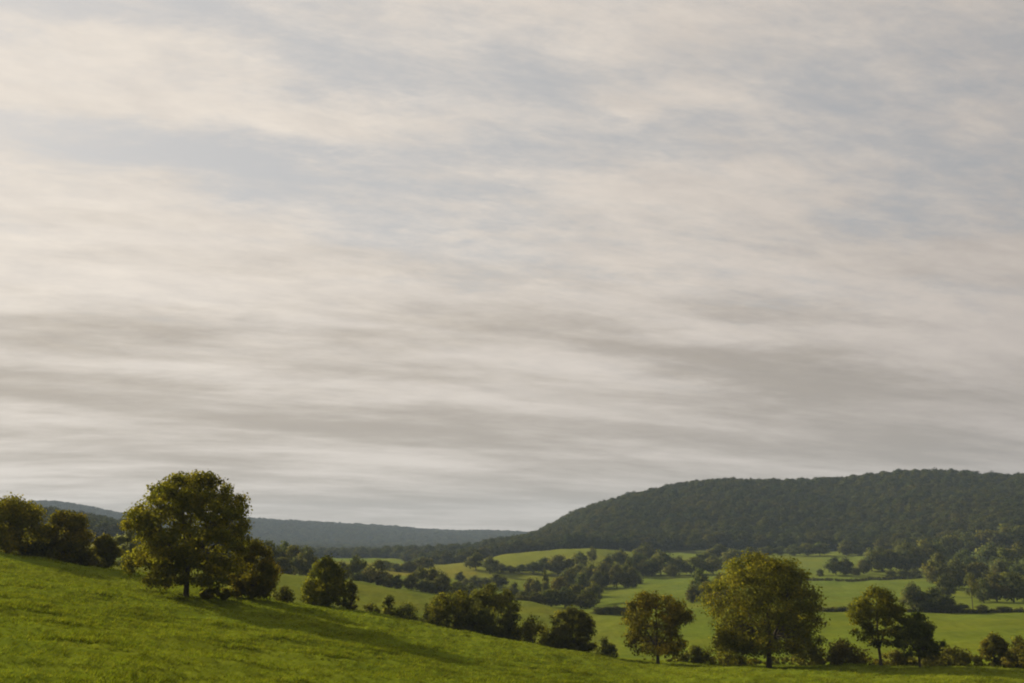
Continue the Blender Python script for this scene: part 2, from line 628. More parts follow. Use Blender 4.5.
def cluster(where, group, rows, noun='tree', cat='tree', plural='trees', name='broadleaf_tree'):
    """rows: (u, vtop, width, r, kind); the labels count along the row from its left end"""
    rows = sorted(rows)
    n = len(rows)
    for i, (u, vt, wd, r, kind) in enumerate(rows):
        if n == 1:
            lab = f'{noun} {where}'
        elif n == 2:
            lab = f'{"left" if i == 0 else "right"} one of the two {plural} {where}'
        else:
            o = 'leftmost' if i == 0 else 'rightmost' if i == n - 1 else ORD[i] + ' from left'
            lab = f'{o} of {NUM[n]} {plural} {where}'
        nm = {'bush': 'shrub', 'cone': 'conifer_tree', 'poplar': 'poplar_tree'}.get(kind, name)
        ct = 'shrub' if kind == 'bush' else cat
        place(kind, u, r, vt, wd, lab, ct, group, nm)


# ------------------------------------------------------------------ the ground
U, Vp = project(X, np.maximum(Y, 1.0), ZG)
U = np.where(Y > 1, U, np.where(X < 0, -500, 1500))
rr = np.broadcast_to(RR, X.shape) + 10 * wob(X, Y, 11, 60.0) * np.clip(RR / 400, 0, 1)
cov = np.empty(X.shape + (3,))
GRASS = np.array((.120, .154, .014))
cov[:] = GRASS


def cover(mask, c):
    cov[mask] = c


cover((rr > 150) & (rr < 310) & (U < 620), (.124, .145, .019))
cover((rr > 300) & (rr < 470), (.112, .140, .020))
cover((rr > 470) & (rr < 760) & (U < 640), (.138, .154, .024))
cover((rr > 470) & (rr < 640) & (U < 478), (.158, .160, .028))
cover((rr > 390) & (rr < 520) & (U > 630), (.112, .146, .022))
cover((rr > 510) & (rr < 760) & (U > 630), (.122, .150, .026))
cover((rr > 150) & (rr < 300) & (U >= 620), (.110, .140, .016))
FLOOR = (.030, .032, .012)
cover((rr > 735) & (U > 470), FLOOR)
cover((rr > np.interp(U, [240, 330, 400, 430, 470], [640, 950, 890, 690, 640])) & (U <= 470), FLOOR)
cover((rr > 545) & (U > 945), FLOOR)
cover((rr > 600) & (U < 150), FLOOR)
cover(rr > 1300, (.05, .06, .02))
# soften the borders by a few metres
for _ in range(2):
    cov[1:-1, 1:-1] = (cov[1:-1, 1:-1] * 2 + cov[:-2, 1:-1] + cov[2:, 1:-1] + cov[1:-1, :-2] + cov[1:-1, 2:]) / 6
na, nr = X.shape
idx = np.arange(na * nr).reshape(na, nr)
quads = np.stack([idx[:-1, :-1], idx[1:, :-1], idx[1:, 1:], idx[:-1, 1:]], -1).reshape(-1, 4)[:, ::-1]
GV = np.stack([X, Y, ZG], -1).reshape(-1, 3)
# close the small hole under the camera with one ring centre
cz = ZG[:, 0].mean()
g_o = mesh_obj('ground', GV, quads, M_GROUND, None, cov.reshape(-1, 3), smooth=True)
g_o['kind'] = 'structure'


# ------------------------------------------------------------------ meadow grass (uncountable)
def make_grass(n, rmin, rmax, hgt, wid, seed, blades=5, rough=False):
    g = np.random.default_rng(seed)
    a = g.uniform(-.60, .60, n)
    rho = np.sqrt(g.uniform(rmin ** 2, rmax ** 2, n)) if rmax < 80 else g.uniform(rmin, rmax, n)
    x, y = rho * np.sin(a), rho * np.cos(a)
    # patchy growth, drawn out along the slope
    ca, sa = math.cos(.7), math.sin(.7)
    k1 = wob((x * ca + y * sa) * .35, (-x * sa + y * ca), 21, 2.2)
    k2 = wob((x * ca + y * sa) * .4, (-x * sa + y * ca), 22, 7.0)
    if rough:
        keep = (k1 + .7 * k2) > 1.35
    else:
        keep = g.uniform(size=n) < np.clip(.62 + .30 * k1 + .25 * k2, .10, 1)
    x, y, k1, k2, rho = x[keep], y[keep], k1[keep], k2[keep], rho[keep]
    n = len(x)
    z = ground_z(x, y)
    h = hgt * np.clip(.75 + .30 * k1 + .18 * k2 + .2 * g.normal(size=n), .3, 1.8)
    V = np.empty((n, blades, 3, 3), np.float32)
    cc = np.empty((n, blades, 3, 3), np.float32)
    tone = np.clip(1 + .14 * k2 + .14 * k1 + .22 * g.normal(size=n), .45, 1.6)
    yel = g.uniform(0, 1, n)
    base = np.array((.112, .154, .013))[None] * (1 - yel[:, None]) + np.array((.168, .172, .018))[None] * yel[:, None]
    if rough:
        base = base * .58
    for b in range(blades):
        th = g.uniform(0, 6.283, n)
        ox, oy = g.normal(size=n) * wid * 1.6, g.normal(size=n) * wid * 1.6
        lx, ly = g.normal(size=n) * .55 + .45, g.normal(size=n) * .55 - .25
        hb = h * g.uniform(.6, 1.1, n)
        dx, dy = np.cos(th) * wid * .5, np.sin(th) * wid * .5
        V[:, b, 0] = np.stack([x + ox - dx, y + oy - dy, z - .02], 1)
        V[:, b, 1] = np.stack([x + ox + dx, y + oy + dy, z - .02], 1)
        V[:, b, 2] = np.stack([x + ox + lx * hb, y + oy + ly * hb, z + hb * .8], 1)
        cc[:, b] = (base * tone[:, None])[:, None, :]
    Vf = V.reshape(-1, 3)
    Fc = np.arange(len(Vf)).reshape(-1, 3)
    e1, e2 = Vf[1::3] - Vf[0::3], Vf[2::3] - Vf[0::3]
    nn = np.cross(e1, e2)
    flip = nn[:, 2] < 0
    Fc[flip] = Fc[flip][:, ::-1]
    e = .25
    gn = np.stack([(ground_z(x - e, y) - ground_z(x + e, y)) / (2 * e), (ground_z(x, y - e) - ground_z(x, y + e)) / (2 * e), np.ones(n)], 1)
    sh = np.repeat(gn, blades * 3, 0) + g.normal(size=(len(Vf) // 3, 3)).repeat(3, 0) * .22
    sh /= np.linalg.norm(sh, axis=1)[:, None]
    return Vf, Fc, cc.reshape(-1, 3), sh


v1, f1, c1, s1 = make_grass(70000, 22, 75, .22, .035, 61)
v2, f2, c2, s2 = make_grass(80000, 60, 122, .22, .06, 62, 4)
v3, f3, c3, s3 = make_grass(60000, 24, 118, .26, .06, 63, 6, True)     # dark rough tussocks
go = mesh_obj('grass', np.concatenate([v1, v2, v3]), np.concatenate([f1, f2 + len(v1), f3 + len(v1) + len(v2)]), M_GRASS, None,
              np.concatenate([c1, c2, c3]), np.concatenate([s1, s2, s3]))
go['kind'] = 'stuff'

# ------------------------------------------------------------------ the trees near the camera
hero_tree('oak_tree', 186, 97, 478, 124, 'large solitary oak with golden green crown on the near grassy slope', 'tree', 'oak', 3,
          pts=OAK, low=.07, fork=.24, nclump=340, nleaf=46000, leaf=.205, rc=.064, rt=.022, nlimb=9, shell=.2, wobble=.07)
hero_tree('broadleaf_tree', 252, 103, 540, 54, 'small bushy olive tree touching the right side of the large solitary oak', 'tree', 'olive', 4,
          pts=BUSH, low=.0, fork=.2, nclump=90, nleaf=15000, leaf=.19, rc=.12, rt=.02)
hero_tree('broadleaf_tree', 6, 122, 501, 74, 'big dark olive tree cut by the left edge, on the slope crest', 'tree', 'oak', 5,
          pts=BOX, low=-.02, fork=.2, nclump=140, nleaf=20000, leaf=.205, rc=.105, rt=.025)
hero_tree('broadleaf_tree', 63, 124, 513, 54, 'rounded olive tree with a golden top on the crest left of the oak', 'tree', 'oak', 6,
          pts=OAK, low=-.02, fork=.2, nclump=130, nleaf=19000, leaf=.20, rc=.11, rt=.025)
hero_tree('broadleaf_tree', 103, 126, 536, 31, 'small brownish tree on the crest between rounded olive tree and large oak', 'tree', 'gold', 7,
          pts=TALL, low=.02, fork=.2, nclump=60, nleaf=9000, leaf=.20, rc=.14, rt=.022)
hero_tree('willow_tree', 124, 150, 526, 26, 'pale silvery green tree half hidden behind the left side of the oak', 'tree', 'pale', 8,
          pts=TALL, low=.05, fork=.25, nclump=34, nleaf=5000, leaf=.28, rc=.17, rt=.022)
hero_tree('broadleaf_tree', 326, 121, 556, 52, 'dark rounded tree alone on the crest of the near slope', 'tree', 'olive', 9,
          pts=BUSH, low=.0, fork=.2, nclump=110, nleaf=16000, leaf=.195, rc=.115, rt=.022)
hero_tree('broadleaf_tree', 455, 126, 591, 56, 'broad lighter olive tree at the slope crest, leaning on a darker neighbour', 'tree', 'olive', 10,
          pts=BOX, low=.0, fork=.2, nclump=140, nleaf=17000, leaf=.195, rc=.105, rt=.022)
hero_tree('broadleaf_tree', 489, 124, 586, 62, 'broad dark tree at the slope crest, right of a lighter olive one', 'tree', 'deep', 11,
          pts=BOX, low=.0, fork=.2, nclump=150, nleaf=19000, leaf=.195, rc=.10, rt=.022)
hero_tree('broadleaf_tree', 571, 120, 608, 46, 'compact very dark tree at the lower end of the slope crest', 'tree', 'deep', 12,
          pts=BOX, low=.0, fork=.2, nclump=120, nleaf=16000, leaf=.185, rc=.11, rt=.022)
hero_tree('broadleaf_tree', 658, 116, 593, 82, 'medium rust gold tree with forked trunk left of the tallest hedgerow tree', 'tree', 'gold', 13,
          pts=OAK, low=.10, fork=.2, nclump=170, nleaf=17500, leaf=.19, rc=.08, rt=.024, nlimb=6, shell=.35, wobble=.2)
hero_tree('broadleaf_tree', 769, 116, 558, 127, 'tallest rust gold tree in the hedgerow, broad crown on a forked trunk', 'tree', 'gold', 14,
          pts=OAK, low=.11, fork=.2, nclump=330, nleaf=45000, leaf=.20, rc=.070, rt=.024, nlimb=8, shell=.25, wobble=.15)
hero_tree('broadleaf_tree', 881, 118, 592, 60, 'slender gold green tree with thin forked trunk in the hedgerow', 'tree', 'gold', 15,
          pts=[(0, .35), (.15, .75), (.35, 1), (.6, .95), (.8, .7), (.93, .42), (1, .15)], low=.2, fork=.2, nclump=130, nleaf=12000, leaf=.18, rc=.09, rt=.02, nlimb=5, shell=.35, wobble=.2)
hero_tree('broadleaf_tree', 920, 117, 617, 42, 'small dark tree with short trunk right of the slender gold tree', 'tree', 'deep', 16,
          pts=[(0, .7), (.25, 1), (.55, .97), (.8, .75), (1, .3)], low=.14, fork=.22, nclump=80, nleaf=7500, leaf=.21, rc=.11, rt=.022, wobble=.25)
hero_tree('broadleaf_tree', 995, 122, 634, 29, 'small rounded dark tree at the right end of the hedgerow', 'tree', 'olive', 17,
          pts=BUSH, low=.0, fork=.2, nclump=36, nleaf=5500, leaf=.22, rc=.17, rt=.022)

hero_shrub('shrub', 284, 118, 586, 24, 'low dark bush just right of the bushy tree beside the oak', 'deep', 20, nleaf=1800)
hero_shrub('shrub', 216, 99, 588, 46, 'low bramble in the shade under the right side of the oak', 'olive', 21, nleaf=3200)
hero_shrub('shrub', 33, 121, 540, 34, 'dark undergrowth bush between the two crest trees at far left', 'deep', 22, nleaf=3200)
hero_shrub('shrub', 88, 123, 552, 30, 'dark bush at the foot of the small brownish crest tree', 'deep', 24, nleaf=2400)
hero_shrub('shrub', 350, 122, 578, 18, 'dark bush leaning on the right side of the lone rounded crest tree', 'deep', 23, nleaf=2200)
hero_shrub('shrub', 371, 128, 599, 18, 'brownish low bush between the lone crest tree and the thicket', 'brown', 25, nleaf=1500)
hero_shrub('shrub', 389, 128, 593, 24, 'upright dark bush, highest in the crest thicket', 'deep', 26, nleaf=2600)
hero_shrub('shrub', 406, 127, 603, 36, 'low spreading dark bush in the middle of the crest thicket', 'deep', 27, nleaf=3000)
hero_shrub('shrub', 428, 127, 604, 22, 'small ball shaped dark bush left of the broad olive tree', 'deep', 28, nleaf=2200)
hero_shrub('shrub', 533, 122, 615, 42, 'olive brown bush between the two darkest trees of the slope crest', 'olive', 29, nleaf=4500)
hero_shrub('shrub', 553, 121, 633, 22, 'low dark bush against the left foot of the compact dark tree', 'deep', 41, nleaf=2500)
hero_shrub('shrub', 512, 123, 618, 22, 'dark bush against the right foot of the broad dark tree', 'deep', 42, nleaf=2600)
hero_shrub('shrub', 606, 124, 638, 24, 'small dark bush alone in the gap before the rust gold tree', 'deep', 30, nleaf=2200)
hero_shrub('shrub', 729, 119, 622, 46, 'tall olive thicket against the left foot of the tallest hedgerow tree', 'olive', 31, nleaf=6000, nclump=40)
hero_shrub('shrub', 697, 121, 646, 32, 'thin brownish scrub between the two forked rust gold trees', 'brown', 32, nleaf=2600)
hero_shrub('shrub', 812, 121, 642, 36, 'dark brown scrub against the right foot of the tallest hedgerow tree', 'brown', 33, nleaf=3200)
hero_shrub('shrub', 845, 120, 640, 44, 'olive brown scrub left of the slender gold tree', 'brown', 34, nleaf=4500, nclump=36)
hero_shrub('shrub', 899, 121, 650, 28, 'low brown scrub between the slender gold tree and small dark tree', 'brown', 35, nleaf=2400)
hero_shrub('shrub', 952, 121, 648, 54, 'wide low brown scrub between the two small dark hedgerow trees', 'brown', 36, nleaf=4500, nclump=36)
hero_shrub('shrub', 1021, 121, 640, 32, 'olive scrub cut by the right edge at the hedgerow end', 'olive', 37, nleaf=3500)
k = 0
for u, wd in ((676, 34), (712, 30), (748, 30), (788, 36), (826, 32), (864, 34), (905, 34), (936, 30), (974, 32), (1010, 34)):
    hero_shrub('shrub', u, 123, 658 + RNG.uniform(-1.5, 1), wd + 8,
               f'{"leftmost" if k == 0 else "rightmost" if k == 9 else ORD[k] + " from left"} of the ten low dark bushes along the hedgerow foot', ('brown', 'olive', 'olive', 'deep')[k % 4], 70 + k,
               nleaf=2400, leaf=.2, nclump=24, group='low bushes along the hedgerow foot')
    k += 1

# ------------------------------------------------------------------ the valley
cluster('in the dark wood beyond the left spur field', 'trees of the dark wood beyond the left spur', [
    (228, 545, 26, 322, 'dark'), (242, 541, 27, 326, 'round'), (256, 539, 27, 330, 'dark'), (270, 539, 27, 326, 'dark'), (283, 541, 25, 330, 'round'),
    (294, 543, 22, 322, 'dark'), (306, 545, 20, 316, 'round'), (299, 555, 17, 306, 'round'), (281, 556, 20, 306, 'dark'), (262, 556, 20, 306, 'dark')])
cluster('on the upper edge of the left spur field', 'trees on the upper edge of the left spur field', [
    (341, 561, 16, 318, 'olive'), (355, 554, 22, 326, 'dark'), (366, 567, 17, 312, 'round'), (378, 560, 28, 312, 'olive'), (397, 574, 16, 308, 'dark'),
    (388, 578, 12, 306, 'bush')])
cluster('in the round copse ending the spur hedge', 'trees of the round copse', [
    (411, 574, 17, 308, 'olive'), (420, 566, 22, 314, 'round'), (432, 567, 22, 314, 'dark'), (442, 572, 20, 306, 'dark'), (426, 578, 18, 304, 'round')])
cluster('behind the round copse, below the wooded low ridge', 'trees behind the round copse', [
    (409, 561, 18, -572, 'dark'), (423, 556, 22, -570, 'round'), (397, 563, 16, -572, 'dark'), (384, 560, 18, -570, 'olive')])
cluster('at the right end of the yellow stubble field', 'trees at the right end of the yellow field', [
    (476, 552, 22, -570, 'round'), (490, 556, 18, -574, 'round')])
cluster('in the hedge under the crest meadow in mid valley', 'trees of the hedge under the crest meadow', [
    (501, 563, 16, -573, 'round'), (511, 565, 15, -573, 'dark'), (522, 564, 16, -573, 'round'), (533, 561, 17, -573, 'round'), (545, 557, 20, -574, 'round'), (558, 554, 22, -575, 'olive'), (571, 557, 24, -575, 'dark'), (580, 551, 18, -570, 'round')])
cluster('on the grass between yellow field and mid valley belt', 'scattered small trees below the yellow field', [
    (460, 571, 12, -582, 'dark'), (475, 575, 17, -586, 'round'), (498, 573, 18, -587, 'dark'), (485, 577, 18, -588, 'round'), (513, 581, 17, 372, 'dark'), (457, 581, 24, 325, 'olive'), (471, 582, 20, 330, 'round'), (466, 578, 14, -590, 'dark')])
place('cone', 545, 360, 566, 13, 'dark pointed conifer standing in the middle of the valley tree belt', 'tree', None, 'conifer_tree')
cluster('in the belt below the dark pointed conifer', 'trees of the belt below the conifer', [
    (523, 591, 18, 318, 'olive'), (530, 577, 15, 375, 'olive'), (537, 578, 15, 372, 'round'), (535, 592, 22, 316, 'dark'), (551, 588, 24, 318, 'dark'),
    (560, 576, 24, 372, 'brown'), (565, 586, 24, 320, 'round'), (577, 583, 20, 330, 'dark'), (586, 590, 24, 316, 'dark'), (583, 572, 18, 390, 'round'), (594, 582, 18, 340, 'round')])
place('poplar', 592, -562, 546, 11, 'dark slim poplar sticking up before the pale crest meadow', 'tree', None, 'poplar_tree')
cluster('in the tall wood left of the central meadow', 'trees of the tall wood left of the central meadow', [
    (574, 566, 18, 440, 'dark'), (567, 568, 18, 430, 'round'), (599, 570, 18, 445, 'dark'), (581, 562, 18, 470, 'round'), (592, 562, 20, 455, 'tall'), (603, 561, 20, 450, 'olive'), (609, 555, 20, 480, 'round'), (617, 564, 18, 445, 'olive'), (621, 549, 24, 520, 'round'),
    (628, 560, 20, 450, 'dark'), (636, 551, 22, 530, 'round'), (646, 543, 26, 600, 'dark'), (633, 566, 16, 445, 'dark')])
cluster('in the row above the central meadow', 'trees in the row above the central meadow', [
    (643, 558, 20, -576, 'olive'), (652, 556, 18, -576, 'dark'), (661, 550, 24, -575, 'round'), (679, 556, 22, -575, 'round'), (671, 563, 16, -577, 'olive'), (696, 556, 20, -575, 'dark'), (713, 556, 22, -574, 'round'), (719, 544, 28, 600, 'round'), (706, 551, 22, 560, 'dark'), (734, 549, 26, 580, 'round'), (751, 547, 26, 600, 'dark')])
cluster('in the small clump on the central meadow', 'trees of the small clump on the central meadow', [
    (700, 568, 24, 345, 'round'), (693, 586, 14, 335, 'dark'), (710, 580, 18, 338, 'dark'), (722, 572, 20, 350, 'brown')])
cluster('of the dark hedge left of the rust gold tree', 'bushes of the dark hedge', [
    (598, 607, 16, 290, 'bush'), (607, 605, 16, 290, 'bush'), (616, 605, 16, 290, 'bush'), (625, 606, 13, 290, 'bush')], plural='bushes', noun='bush')
cluster('standing alone on the bright meadow under the hill', 'lone pair on the bright meadow', [
    (836, 557, 17, -575, 'round'), (846, 558, 18, -575, 'dark')])
place('bush', 820, -576, 569, 9, 'tiny dark bush alone on the bright meadow under the hill', 'shrub', None, 'shrub')
cluster('right of the lone pair on the bright meadow', 'low bushes right of the lone pair', [
    (855, 567, 12, -575, 'bush'), (864, 560, 14, -574, 'olive')], plural='bushes')
cluster('in the olive wood behind the bright meadow', 'trees of the olive wood at the back of the bright meadow', [
    (872, 549, 20, -571, 'round'), (882, 547, 22, -571, 'olive'), (891, 549, 20, -571, 'dark'), (901, 547, 20, -571, 'olive'), (910, 543, 28, -572, 'olive'), (927, 541, 30, -572, 'olive'), (939, 544, 24, -572, 'round')])
cluster('at the foot of the wooded hill behind the meadow', 'trees at the foot of the wooded hill', [
    (782, 546, 16, 690, 'round'), (795, 544, 17, 680, 'round'), (808, 543, 17, 680, 'olive'), (820, 542, 18, 680, 'round'), (846, 541, 18, 690, 'dark'), (858, 545, 16, 690, 'round'), (769, 546, 18, 690, 'dark')])
cluster('on the bank below the olive wood', 'low bushes on the bank', [
    (891, 570, 13, -578, 'bush'), (903, 569, 15, -578, 'bush'), (914, 569, 16, -578, 'bush')], plural='bushes')
cluster('in the wood at the right edge under the hill', 'trees of the wood at the right edge', [
    (940, 556, 26, 430, 'olive'), (951, 535, 24, 620, 'dark'), (959, 560, 24, 440, 'olive'), (967, 551, 26, 500, 'round'), (968, 534, 26, 640, 'round'), (992, 546, 34, 520, 'round'), (990, 530, 34, 640, 'dark'),
    (978, 563, 24, 430, 'dark'), (997, 576, 27, 355, 'olive'), (1008, 527, 32, 640, 'round'), (1010, 549, 30, 500, 'dark'), (1014, 573, 27, 355, 'dark'), (1022, 545, 30, 510, 'dark'),
    (984, 580, 18, 350, 'round'), (1030, 560, 30, 430, 'round'), (1028, 578, 24, 360, 'round'), (1026, 526, 30, 640, 'dark'), (947, 575, 18, 380, 'dark'), (1003, 562, 26, 440, 'round')])
place('thin', 973, 305, 575, 15, 'thin tree with a visible bare trunk left of the right edge wood', 'tree', None, 'broadleaf_tree')
cluster('in the dark clump on the low hedge at right', 'trees of the dark clump on the low hedge', [
    (914, 584, 23, 300, 'round'), (934, 589, 32, 300, 'dark'), (948, 597, 20, 300, 'dark'), (925, 602, 12, 298, 'bush')])
cluster('on the low hedge line behind the flat field', 'low bushes on the hedge line behind the flat field', [
    (828, 608, 14, 298, 'bush'), (840, 607, 12, 298, 'bush'), (851, 603, 8, 298, 'bush'), (962, 604, 16, 300, 'bush'), (982, 605, 14, 300, 'bush'), (1004, 606, 16, 300, 'bush')], plural='bushes')


def hedge(label, pts, h, wd, seed, n):
    """pts: (u, r) along a bank"""
    g = np.random.default_rng(seed)
    Q = np.array([spot(u, r)[:3] for u, r in pts])
    t = np.linspace(0, len(Q) - 1, n)
    P = np.stack([np.interp(t, np.arange(len(Q)), Q[:, i]) for i in range(3)], 1)
    P[:, :2] += g.normal(size=(n, 2)) * wd * .2
    P[:, 2] = ground_z(P[:, 0], P[:, 1]) + h * g.uniform(.2, .55, n)
    o0 = Q[0].copy()
    P -= o0
    V, Fc, c, nn = leaf_cloud(g, P, np.full(n, h * .6) * g.uniform(.7, 1.2, n), n * 60, .45, 'deep', P.mean(0) - np.array([0, 0, 20]))
    o = mesh_obj('hedge', V, Fc, M_WOOD, None, c, nn)
    o.location = o0
    tag(o, label, 'hedge')


hedge('thin curved dark hedge dividing the bright meadow from the lower one', [(806, 470), (820, 466), (848, 462), (868, 475), (884, 486), (905, 492)], 1.5, 1.5, 90, 90)
hedge('long low dark hedge at the back of the flat field', [(800, 300), (840, 299), (880, 299), (930, 299), (980, 299), (1040, 299)], 1.3, 1.5, 91, 110)


# ------------------------------------------------------------------ far woods: masses nobody could count
def wood(name, pts, srcs, seed, hmin, hmax, wmin, wmax, mat=None):
    g = np.random.default_rng(seed)
    pts = np.asarray(pts, np.float32)
    n = len(pts)
    me = bpy.data.meshes.new(name)
    me.vertices.add(n)
    me.vertices.foreach_set('co', pts.ravel())
    a = me.attributes.new('turn', 'FLOAT', 'POINT')
    a.data.foreach_set('value', g.uniform(0, 6.28, n).astype(np.float32))
    wv = g.uniform(wmin, wmax, n)
    sc = np.stack([wv, wv, g.uniform(hmin, hmax, n)], 1).astype(np.float32)
    a = me.attributes.new('size', 'FLOAT_VECTOR', 'POINT')
    a.data.foreach_set('vector', sc.ravel())
    a = me.attributes.new('stand', 'FLOAT', 'POINT')
    px_, py_ = pts[:, 0].astype(float), pts[:, 1].astype(float)
    sv = .42 + .22 * wob(px_, py_, 51, 140.0) + .20 * wob(px_, py_, 52, 55.0) + .14 * g.normal(size=n)
    a.data.foreach_set('value', np.clip(sv, 0, 1).astype(np.float32))
    o = bpy.data.objects.new(name, me)
    COL.objects.link(o)
    ng = bpy.data.node_groups.new(name, 'GeometryNodeTree')
    ng.interface.new_socket('Geometry', in_out='INPUT', socket_type='NodeSocketGeometry')
    ng.interface.new_socket('Geometry', in_out='OUTPUT', socket_type='NodeSocketGeometry')
    nd = ng.nodes
    gi, go_ = nd.new('NodeGroupInput'), nd.new('NodeGroupOutput')
    ip = nd.new('GeometryNodeInstanceOnPoints')
    jn = nd.new('GeometryNodeJoinGeometry')
    for s in srcs:
        oi = nd.new('GeometryNodeObjectInfo')
        oi.inputs['Object'].default_value = s
        oi.inputs['As Instance'].default_value = True
        ng.links.new(oi.outputs['Geometry'], jn.inputs[0])
    at = nd.new('GeometryNodeInputNamedAttribute')
    at.data_type = 'FLOAT'
    at.inputs['Name'].default_value = 'turn'
    cx = nd.new('ShaderNodeCombineXYZ')
    ng.links.new(at.outputs['Attribute'], cx.inputs['Z'])
    er = nd.new('FunctionNodeEulerToRotation')
    ng.links.new(cx.outputs[0], er.inputs[0])
    az_ = nd.new('GeometryNodeInputNamedAttribute')
    az_.data_type = 'FLOAT_VECTOR'
    az_.inputs['Name'].default_value = 'size'
    ip.inputs['Pick Instance'].default_value = True
    ng.links.new(gi.outputs[0], ip.inputs['Points'])
    ng.links.new(jn.outputs[0], ip.inputs['Instance'])
    ng.links.new(er.outputs[0], ip.inputs['Rotation'])
    ng.links.new(az_.outputs['Attribute'], ip.inputs['Scale'])
    sm = nd.new('GeometryNodeSetMaterial')
    sm.inputs['Material'].default_value = mat or M_WOOD
    ng.links.new(ip.outputs[0], sm.inputs[0])
    ng.links.new(sm.outputs[0], go_.inputs[0])
    me.materials.append(mat or M_WOOD)
    md = o.modifiers.new('spread', 'NODES')
    md.node_group = ng
    o['kind'] = 'stuff'
    return o


def scatter(u0, u1, r0, r1, step, seed, test=None):
    g = np.random.default_rng(seed)
    out = []
    r = r0
    while r < r1:
        n = int((az_of(u1) - az_of(u0)) * r / step)
        a = np.linspace(az_of(u0), az_of(u1), max(n, 2)) + g.uniform(-.5, .5, max(n, 2)) * step / r
        q = r + g.uniform(-.45, .45, len(a)) * step
        x, y = q * np.sin(a), q * np.cos(a)
        z = ground_z(x, y)
        u = project(x, y, z)[0]
        k = np.ones(len(a), bool) if test is None else test(u, q)
        out.append(np.stack([x, y, z - .3], 1)[k])
        r += step * .9
    return np.concatenate(out)


SRC = [LIB[k][2] for k in (('dark', 0), ('dark', 1), ('dark', 2), ('round', 0), ('dark', 3)) if k in LIB]
SRC2 = [LIB[k][2] for k in (('round', 0), ('round', 1), ('olive', 0), ('dark', 0), ('dark', 1)) if k in LIB]
foot = lambda u: np.interp(u, [470, 520, 590, 650, 740, 840, 900, 950, 1024], [760, 735, 745, 760, 775, 765, 700, 640, 640])
wood('forest', scatter(490, 1110, 630, 1290, 10.0, 201, lambda u, r: r > foot(u)), SRC, 1, 10, 13.5, 13, 18, M_FOREST)
wood('forest', scatter(240, 500, 640, 1300, 10.5, 202, lambda u, r: r > np.interp(u, [240, 330, 400, 430, 470, 500], [760, 960, 900, 690, 640, 735])), SRC2, 2, 7, 11, 11, 15, M_FOREST)
wood('forest', scatter(-120, 240, 640, 1300, 10.5, 203), SRC2, 3, 9, 13, 11, 15, M_FOREST)
wood('forest', scatter(-150, 640, 1300, 3050, 20.0, 204), SRC, 4, 11, 16, 20, 30, M_FOREST)

# ------------------------------------------------------------------ haze
bm_v = [(-3760, -3760, -60), (3760, -3760, -60), (3760, 3760, -60), (-3760, 3760, -60),
        (-3760, -3760, 150), (3760, -3760, 150), (3760, 3760, 150), (-3760, 3760, 150)]
hm = bpy.data.meshes.new('haze')
hm.from_pydata(bm_v, [], [(0, 3, 2, 1), (4, 5, 6, 7), (0, 1, 5, 4), (1, 2, 6, 5), (2, 3, 7, 6), (3, 0, 4, 7)])
ho = bpy.data.objects.new('haze', hm)
COL.objects.link(ho)
ho['kind'] = 'stuff'
m, nt = new_mat('haze')
out = N(nt, 'ShaderNodeOutputMaterial')
pv = N(nt, 'ShaderNodeVolumePrincipled')
pv.inputs['Color'].default_value = (.57, .71, .88, 1)
pv.inputs['Density'].default_value = .00012
L(nt, pv.outputs[0], out.inputs['Volume'])
hm.materials.append(m)

# ------------------------------------------------------------------ sun and sky
SUN_AZ, SUN_EL = R(-49), R(23)
sdir = Vector((math.sin(SUN_AZ) * math.cos(SUN_EL), math.cos(SUN_AZ) * math.cos(SUN_EL), math.sin(SUN_EL)))
sd = bpy.data.lights.new('sun', 'SUN')
sd.energy = 5.0
sd.angle = R(2.0)
sd.color = (1.0, .90, .74)
so = bpy.data.objects.new('sun', sd)
COL.objects.link(so)
so.rotation_euler = sdir.to_track_quat('Z', 'Y').to_euler()
so.location = sdir * 200

wd_ = bpy.data.worlds.new('World')
C.world = wd_
wd_.use_nodes = True
nt = wd_.node_tree
nt.nodes.clear()
out = N(nt, 'ShaderNodeOutputWorld')
sky = N(nt, 'ShaderNodeTexSky', sky_type='NISHITA', sun_disc=False)
sky.sun_elevation = SUN_EL
sky.sun_rotation = SUN_AZ
sky.altitude = 200
sky.dust_density = 2.0
tc = N(nt, 'ShaderNodeTexCoord')
dirv = tc.outputs['Generated']
sx = N(nt, 'ShaderNodeSeparateXYZ')
L(nt, dirv, sx.inputs[0])
zz = math_node(nt, 'MAXIMUM', sx.outputs['Z'], 0.0)
den = math_node(nt, 'ADD', zz, .15)
px_ = math_node(nt, 'DIVIDE', sx.outputs['X'], den)
py_ = math_node(nt, 'DIVIDE', sx.outputs['Y'], den)
cmb = N(nt, 'ShaderNodeCombineXYZ')
L(nt, px_, cmb.inputs['X'])
L(nt, py_, cmb.inputs['Y'])
cp = cmb.outputs[0]


def mapped(rot, sc, loc=(0, 0, 0)):
    a = N(nt, 'ShaderNodeMapping')
    a.inputs['Rotation'].default_value = (0, 0, R(rot))
    L(nt, cp, a.inputs['Vector'])
    b = N(nt, 'ShaderNodeMapping')
    b.inputs['Scale'].default_value = sc
    b.inputs['Location'].default_value = loc
    L(nt, a.outputs[0], b.inputs['Vector'])
    return b.outputs[0]


